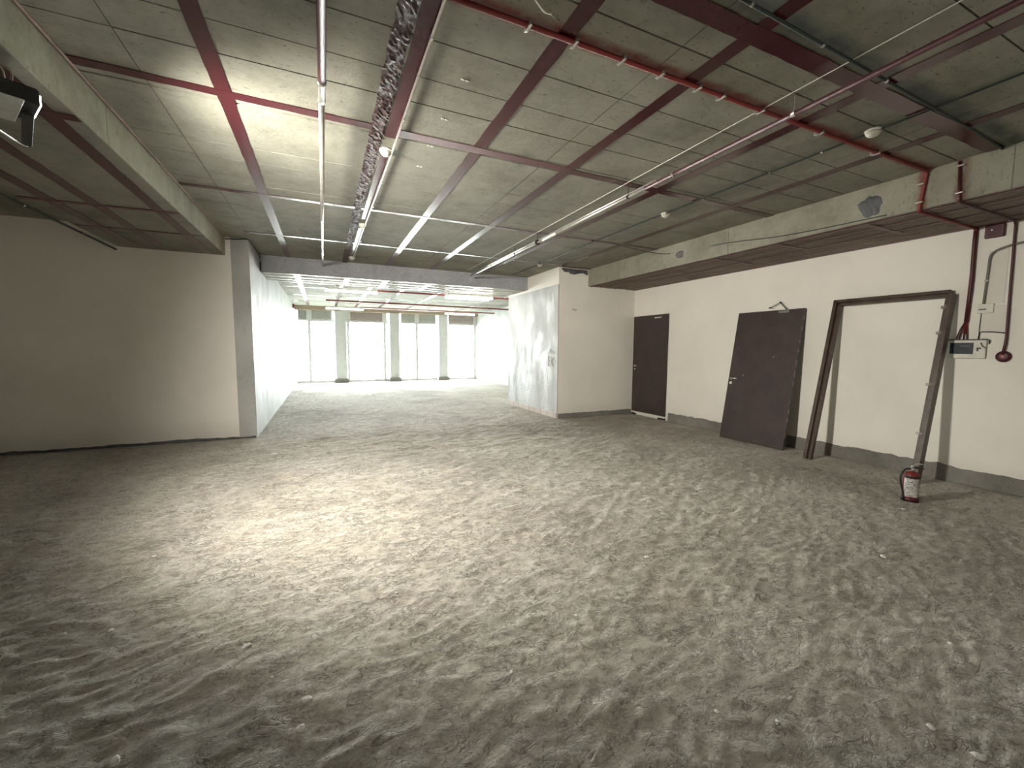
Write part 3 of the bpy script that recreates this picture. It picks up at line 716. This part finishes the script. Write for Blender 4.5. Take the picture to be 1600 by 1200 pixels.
for p, l, sc in (((.545, 6.30, CZ-.005), 'smoke detector midway along the rough dark band', .95), ((.54, 8.60, CZ-.005), 'smoke detector on the rough dark band just before the cross beam', 1.05),
              ((3.97, 1.93, CZ-.005), 'yellowed smoke detector at the upper right, closest of the three on the right conduit', 1.0), ((4.0, 4.13, CZ-.005), 'round smoke detector on the right conduit, before the second red cross strip', 1.0),
              ((4.07, 7.63, CZ-.005), 'small smoke detector by the top corner of the white wall block', 1.0),
              ((.40, 12.45, CZ-.005), 'smoke detector in the bright far room above the hanging tube lamps', 1.3), ((.88, 17.4, CZ-.005), 'faint smoke detector in the far room nearest to the windows', 1.3)):
    dup(det0, p, l, 0, sc)

# small white anchors on the ceiling
a0_ = thing('ceiling_anchor', 'tiny white twin anchor on the ceiling, nearest of the row', 'anchor', (.88, 2.70, CZ-.003), 'twin anchors in a row on the ceiling')
obj('anchor_tab', bbox(B(), -.026, -.004, -.006, .006, -.007, .0, .002), M_white, a0_); obj('anchor_tab', bbox(B(), .004, .026, -.006, .006, -.007, .0, .002), M_white, a0_)
for y_, l in ((3.20, 'tiny white twin anchor on the ceiling, second of the row'), (3.66, 'tiny white twin anchor on the dark ceiling groove, third of the row'), (4.10, 'tiny white twin anchor on the ceiling, farthest of the row')): dup(a0_, (.88, y_, CZ-.003), l, .1)
tag(obj('wire_hook', tube(B(), smooth_path([(1.0, 1.96, 3.222), (1.06, 1.98, 3.20), (1.1, 1.97, 3.19), (1.15, 2.00, 3.205), (1.18, 2.02, 3.223)], 5), .004, 6), M_steel), 'bent wire end sticking out of the ceiling beside the red conduit', 'wire')

# ---------------------------------------------------------------- tube lamps in the far room
def make_tube(loc, label, L):
    t = thing('tube_lamp', label, 'lamp', loc, 'lit tube lamps in the far room')
    obj('batten', bbox(B(), -L/2, L/2, -.03, .03, 0, .05, .005), M_white, t)
    for s in (-1, 1): obj('lamp_holder', bbox(B(), s*L/2-.012, s*L/2+.012, -.018, .018, -.045, .004, .003), M_white, t)
    obj('tube', tube(B(), [(-L/2+.012, 0, -.028), (L/2-.012, 0, -.028)], .019, 12), M_tube, t, True)
    for s in (-1, 1): obj('suspension_wire', tube(B(), [(s*L*.35, 0, .05), (s*L*.35, 0, CZ-loc[2]-.003)], .0025, 5), M_steel, t)
    return t
make_tube((.64, 10.55, 2.84), 'lit tube lamp hanging highest at the left of the far room', 1.16)
make_tube((.70, 15.4, 2.85), 'lit tube lamp at the left, nearer to the windows', 1.2)
make_tube((3.5, 10.28, 2.84), 'brightest lit tube lamp, right of centre just behind the cross beam', 1.2).rotation_euler = (0,0,.03)
make_tube((3.5, 10.62, 2.84), 'lit tube lamp just behind the brightest one', 1.2)
make_tube((4.85, 15.6, 2.85), 'lit tube lamp at the right, nearer to the windows', 1.2)
# hanging wire loop
t = tag(obj('hanging_wire', tube(B(), smooth_path([(3.4, 15.0, 3.225), (3.42, 15.0, 3.05), (3.46, 15.0, 2.92), (3.52, 15.0, 2.98), (3.50, 15.0, 3.06), (3.44, 15.0, 3.04)], 6), .010, 6), M_white), 'looped white wire hanging from the far room ceiling', 'wire')
o = tag(obj('alarm_sounder', bbox(B(), XW, XW+.06, 18.1, 18.24, 3.02, 3.17, .01), M_red), 'small red alarm box high on the left wall near the windows', 'alarm box')
o = tag(obj('switch_box', bbox(B(), XW, XW+.03, 18.9, 19.02, 1.36, 1.46, .006), M_shutter), 'small grey switch box on the bright left wall near the windows', 'switch')

# ---------------------------------------------------------------- alarm panel group on the right wall
t = thing('alarm_panel', 'cream wall panel with dark display window below the thick red conduit', 'control panel', (6.58, 2.15, 1.53))
child('housing', bbox(B(), 6.568, 6.60, 1.99, 2.30, 1.425, 1.628, .006), M_whitepaint, t)
child('lid_edge', bbox(B(), 6.560, 6.60, 1.985, 2.315, 1.628, 1.64, .002), M_black, t)
child('display', bbox(B(), 6.562, 6.570, 2.085, 2.275, 1.475, 1.60, .003), M_screen, t)
bm = bbox(B(), 6.562, 6.57, 2.025, 2.06, 1.53, 1.545, .002); bbox(bm, 6.562, 6.57, 2.045, 2.058, 1.505, 1.54, .002); child('latch', bm, M_black, t)
bm = bbox(B(), 6.559, 6.562, 2.115, 2.19, 1.55, 1.575, .001, seg=1); child('breaker', bm, M_black, t)
o = thing('loose_wires', 'bare dark wires looping from the cream panel to the narrow conduit', 'wires', (6.59, 2.0, 1.7))
child('wire', tube(B(), bend([(6.59, 2.06, 1.64), (6.59, 2.055, 1.72), (6.588, 1.95, 1.715), (6.585, 1.865, 1.70)], .03), .006, 6), M_black, o, True)
child('wire', tube(B(), smooth_path([(6.59, 2.06, 1.66), (6.588, 2.06, 1.80), (6.592, 2.057, 1.95)], 4), .003, 6), M_black, o, True)
child('wire', tube(B(), smooth_path([(6.57, 2.02, 1.64), (6.575, 1.975, 1.63), (6.58, 1.972, 1.60), (6.585, 1.976, 1.585)], 5), .005, 6), M_black, o, True)
child('wire', tube(B(), smooth_path([(6.565, 2.03, 1.60), (6.563, 2.015, 1.565), (6.565, 1.99, 1.54)], 5), .005, 6), M_black, o, True)
t = thing('junction_box', 'small white junction box on the wall above the cream panel', 'junction box', (6.58, 2.02, 1.96))
child('housing', bbox(B(), 6.575, 6.60, 1.965, 2.085, 1.92, 2.02, .005), M_whitepaint, t); child('slot', bbox(B(), 6.571, 6.577, 2.02, 2.075, 1.955, 1.968, .002), M_black, t)
tag(obj('cover_plate', bbox(B(), 6.590, 6.60, 1.862, 2.045, 1.70, 2.0, .003), plaster('cover_plate_paint', (.70,.66,.59), (.4,.36,.3))), 'square off-white cover plate on the wall below the junction box', 'plate')
t = thing('alarm_call_point', 'round red alarm call point at the foot of the narrow conduit', 'alarm', (6.58, 1.86, 1.45))
Mx = T(6.60, 1.86, 1.45) @ Matrix.Rotation(-PI/2, 4, 'Y')
child('housing', lathe(B(), [(.0,0),(.058,0),(.060,.012),(.052,.028),(.030,.032),(.0,.032)], 28, Mx), M_darkred, t, True)
o = child('button', lathe(B(), [(.0,.030),(.020,.030),(.018,.038),(.0,.038)], 20, Mx), weathered('pink_button', (.45,.2,.2), (.35,.12,.12), .4), t, True); o['label'] = 'pale pinkish centre button'
t = thing('alarm_hooter', 'dark red square hooter box high on the right wall under the beam', 'alarm box', (6.58, 2.01, 2.79))
child('housing', bbox(B(), 6.56, 6.60, 1.94, 2.085, 2.72, 2.855, .008), M_darkred, t)
bm = B()
for k in range(5): bbox(bm, 6.557, 6.561, 1.96, 2.065, 2.745+k*.02, 2.753+k*.02, .001, seg=1)
child('grille', bm, M_maroon, t); child('indicator', lathe(B(), [(0,0),(.009,0),(.007,.006),(0,.006)], 12, T(6.557, 2.03, 2.80) @ Matrix.Rotation(-PI/2, 4, 'Y')), M_white, t)
pipe('grey_conduit', 'curved grey conduit between the two red ones on the right wall', 'conduit', bend([(6.585, 1.4, 2.66), (6.585, 1.88, 2.62), (6.585, 2.03, 2.57), (6.588, 2.045, 2.02)], .10), .012, M_rawskirt, [(6.585, 2.04, 2.27)], 'z', hanger=False)
ragged('trim_chase', (6.60, 2.05, 2.02), (6.60, 1.90, 2.02), .56, (-1,0,0), plaster('patched_chase', (.68,.64,.57), (.5,.46,.4)), .02, .004)
tag(obj('wall_hook', tube(B(), smooth_path([(4.90, 7.677, 2.365), (4.925, 7.655, 2.348), (4.955, 7.645, 2.345), (4.985, 7.665, 2.352), (5.0, 7.677, 2.368)], 5), .007, 6), M_steel), 'small curved metal hook on the pale wall left of the shut brown door', 'hook')

# scribbled letters on the block wall
def stroke(bm, pts, r=.005): tube(bm, [(XB-.005, 7.97-u, 1.13+v) for u, v in pts], r, 5)
bm = B()
stroke(bm, smooth_path([(-.02,.20),(-.11,.20),(-.10,.12),(-.05,.11),(-.10,.09),(-.11,.0),(-.02,.0)], 4)); stroke(bm, [(.03,.20),(.03,.02)]); stroke(bm, [(.13,.19),(.03,.10),(.13,.0)]); stroke(bm, [(.18,.11),(.185,.09)], .008); stroke(bm, [(-.08,-.08),(-.07,-.09)], .008)
stroke(bm, [(-.11,.28),(-.02,.36),(.05,.27)]); stroke(bm, [(.10,.34),(.14,.27)])
o = obj('trim_scribble', bm, weathered('reddish_pencil', (.16,.09,.08), (.24,.17,.15), .8), kind='structure')

# ---------------------------------------------------------------- floodlight at upper left
FZ = 2.70
t = thing('floodlight', 'black floodlight with pale plate and bracket hanging from the left ceiling beam', 'lamp', (-1.50, 3.2, FZ))
A_ = Vector((-1.305, 2.95, FZ)); Bq = Vector((-1.485, 3.25, FZ)); pv = Vector((-.86, -.51, 0)); qd = (Bq-A_).normalized()
def quadbox(bm, o_, u, lu, v, lv, z0, z1):
    vs = [bm.verts.new(Vector((p.x, p.y, z))) for z in (z0, z1) for p in (o_, o_+u*lu, o_+u*lu+v*lv, o_+v*lv)]
    for f_ in ((0,1,2,3),(4,7,6,5),(0,4,5,1),(1,5,6,2),(2,6,7,3),(3,7,4,0)): bm.faces.new([vs[i] for i in f_])
    bmesh.ops.bevel(bm, geom=bm.edges[:], offset=.003, segments=1, affect='EDGES'); return bm
# the added lamp face looks across the room, away from the camera
child('back_plate', quadbox(B(), A_, qd, .34, pv, .25, FZ, FZ+.008), weathered('dusty_aluminium', (.60,.62,.60), (.42,.43,.41), .5, .3, 14), t)
bm = quadbox(B(), A_+qd*.03-pv*.055, qd, .26, pv, .28, FZ+.012, FZ+.085)
child('housing', bm, M_black, t)
bm = B()
for k in range(7): 
    o_ = A_+qd*(.05+k*.035)-pv*.05; tube(bm, [o_+Vector((0,0,.09)), o_+pv*.24+Vector((0,0,.09))], .007, 6)
child('cooling_fins', bm, M_black, t)
bm = quadbox(B(), Vector((-1.335, 3.09, 0)), Vector((-.43,.90,0)).normalized(), .52, Vector((-.90,-.43,0)).normalized(), .045, FZ-.012, FZ-.002)
child('bracket', bm, M_black, t)
bm = B(); tube(bm, smooth_path([(-1.585, 3.56, FZ-.005), (-1.60, 3.50, FZ-.008), (-1.60, 3.35, FZ-.01), (-1.60, 2.9, FZ-.01)], 5), .010, 8); child('bracket_bar', bm, M_steel, t, True)
child('stem', tube(B(), [(-1.50, 3.16, FZ+.08), (-1.50, 3.16, 2.945)], .012, 8), M_black, t, True)
bm = B()
for k in range(4): tube(bm, smooth_path([(-1.46+.02*k, 3.05, FZ+.09), (-1.44+.03*k, 2.95, FZ+.14), (-1.50, 2.98+.02*k, FZ+.20), (-1.50+.01*k, 3.1, 2.94)], 5), .005, 6)
child('wiring', bm, weathered('tan_wire', (.35,.30,.2), (.1,.09,.07), .5), t, True)

m = M_tube.copy(); m.name = 'added_fill_lens'; m.node_tree.nodes['Emission'].inputs[1].default_value = 12
child('lens', quadbox(B(), A_+qd*.06-pv*.058, qd, .20, -pv, .006, FZ+.022, FZ+.075), m, t)  # glowing lens added to the dark fixture as origin of the fill spot
FL = bpy.data.lights.new('floodlight_fill', 'SPOT'); FL.spot_size = 2.5; FL.spot_blend = 1.0; FL.shadow_soft_size = .22; FL.energy = 670; FL.color = (1, .95, .86)  # fill spot added at the fixture to brighten the near room
fo = bpy.data.objects.new('floodlight_fill', FL); C.objects.link(fo)
fo.location = (-1.27, 3.15, 2.66); fo.rotation_euler = Vector((.85, .52, -.43)).normalized().to_track_quat('-Z', 'Y').to_euler()

# ---------------------------------------------------------------- crumbs of plaster on the floor
def crumb_mesh(seed, s):
    bm = B(); bmesh.ops.create_icosphere(bm, subdivisions=2, radius=1)
    for v in bm.verts:
        n_ = noise.noise(v.co*1.3+Vector((seed*3.1, 0, 0))); v.co *= 1+n_*.5; v.co.z *= .45; v.co.x *= 1.3; v.co *= s
    me = bpy.data.meshes.new('plaster_crumb'); bm.to_mesh(me); bm.free(); me.materials.append(M_crumb); return me
cm_ = [crumb_mesh(i, s) for i, s in enumerate((.009, .012, .016, .007))]
spots = [(-1.283,2.83),(-1.072,2.764),(-.399,2.335),(-.26,2.064),(.754,1.642),(5.0,1.95),(3.685,1.525),(1.005,1.339),(-.96,3.468),(2.091,2.225),(-.127,1.714),(.361,2.475),(1.451,1.107),(-1.129,2.438),(-.733,1.846),(1.047,6.262),(1.26,1.877),(-1.154,3.65),(2.183,.571),(2.193,1.186),(2.902,.897),(2.177,.703),(-.108,1.853),(1.631,.968)]
for i, (x, y) in enumerate(spots):
    o = bpy.data.objects.new('plaster_crumb', cm_[i % 4]); C.objects.link(o)
    o.location = (x, y, floor_z(x, y)+.002); o.rotation_euler = (0, 0, i*1.7)
    tag(o, 'small pale crumb of plaster lying on the rough grey floor', 'crumb', 'plaster crumbs on the floor')
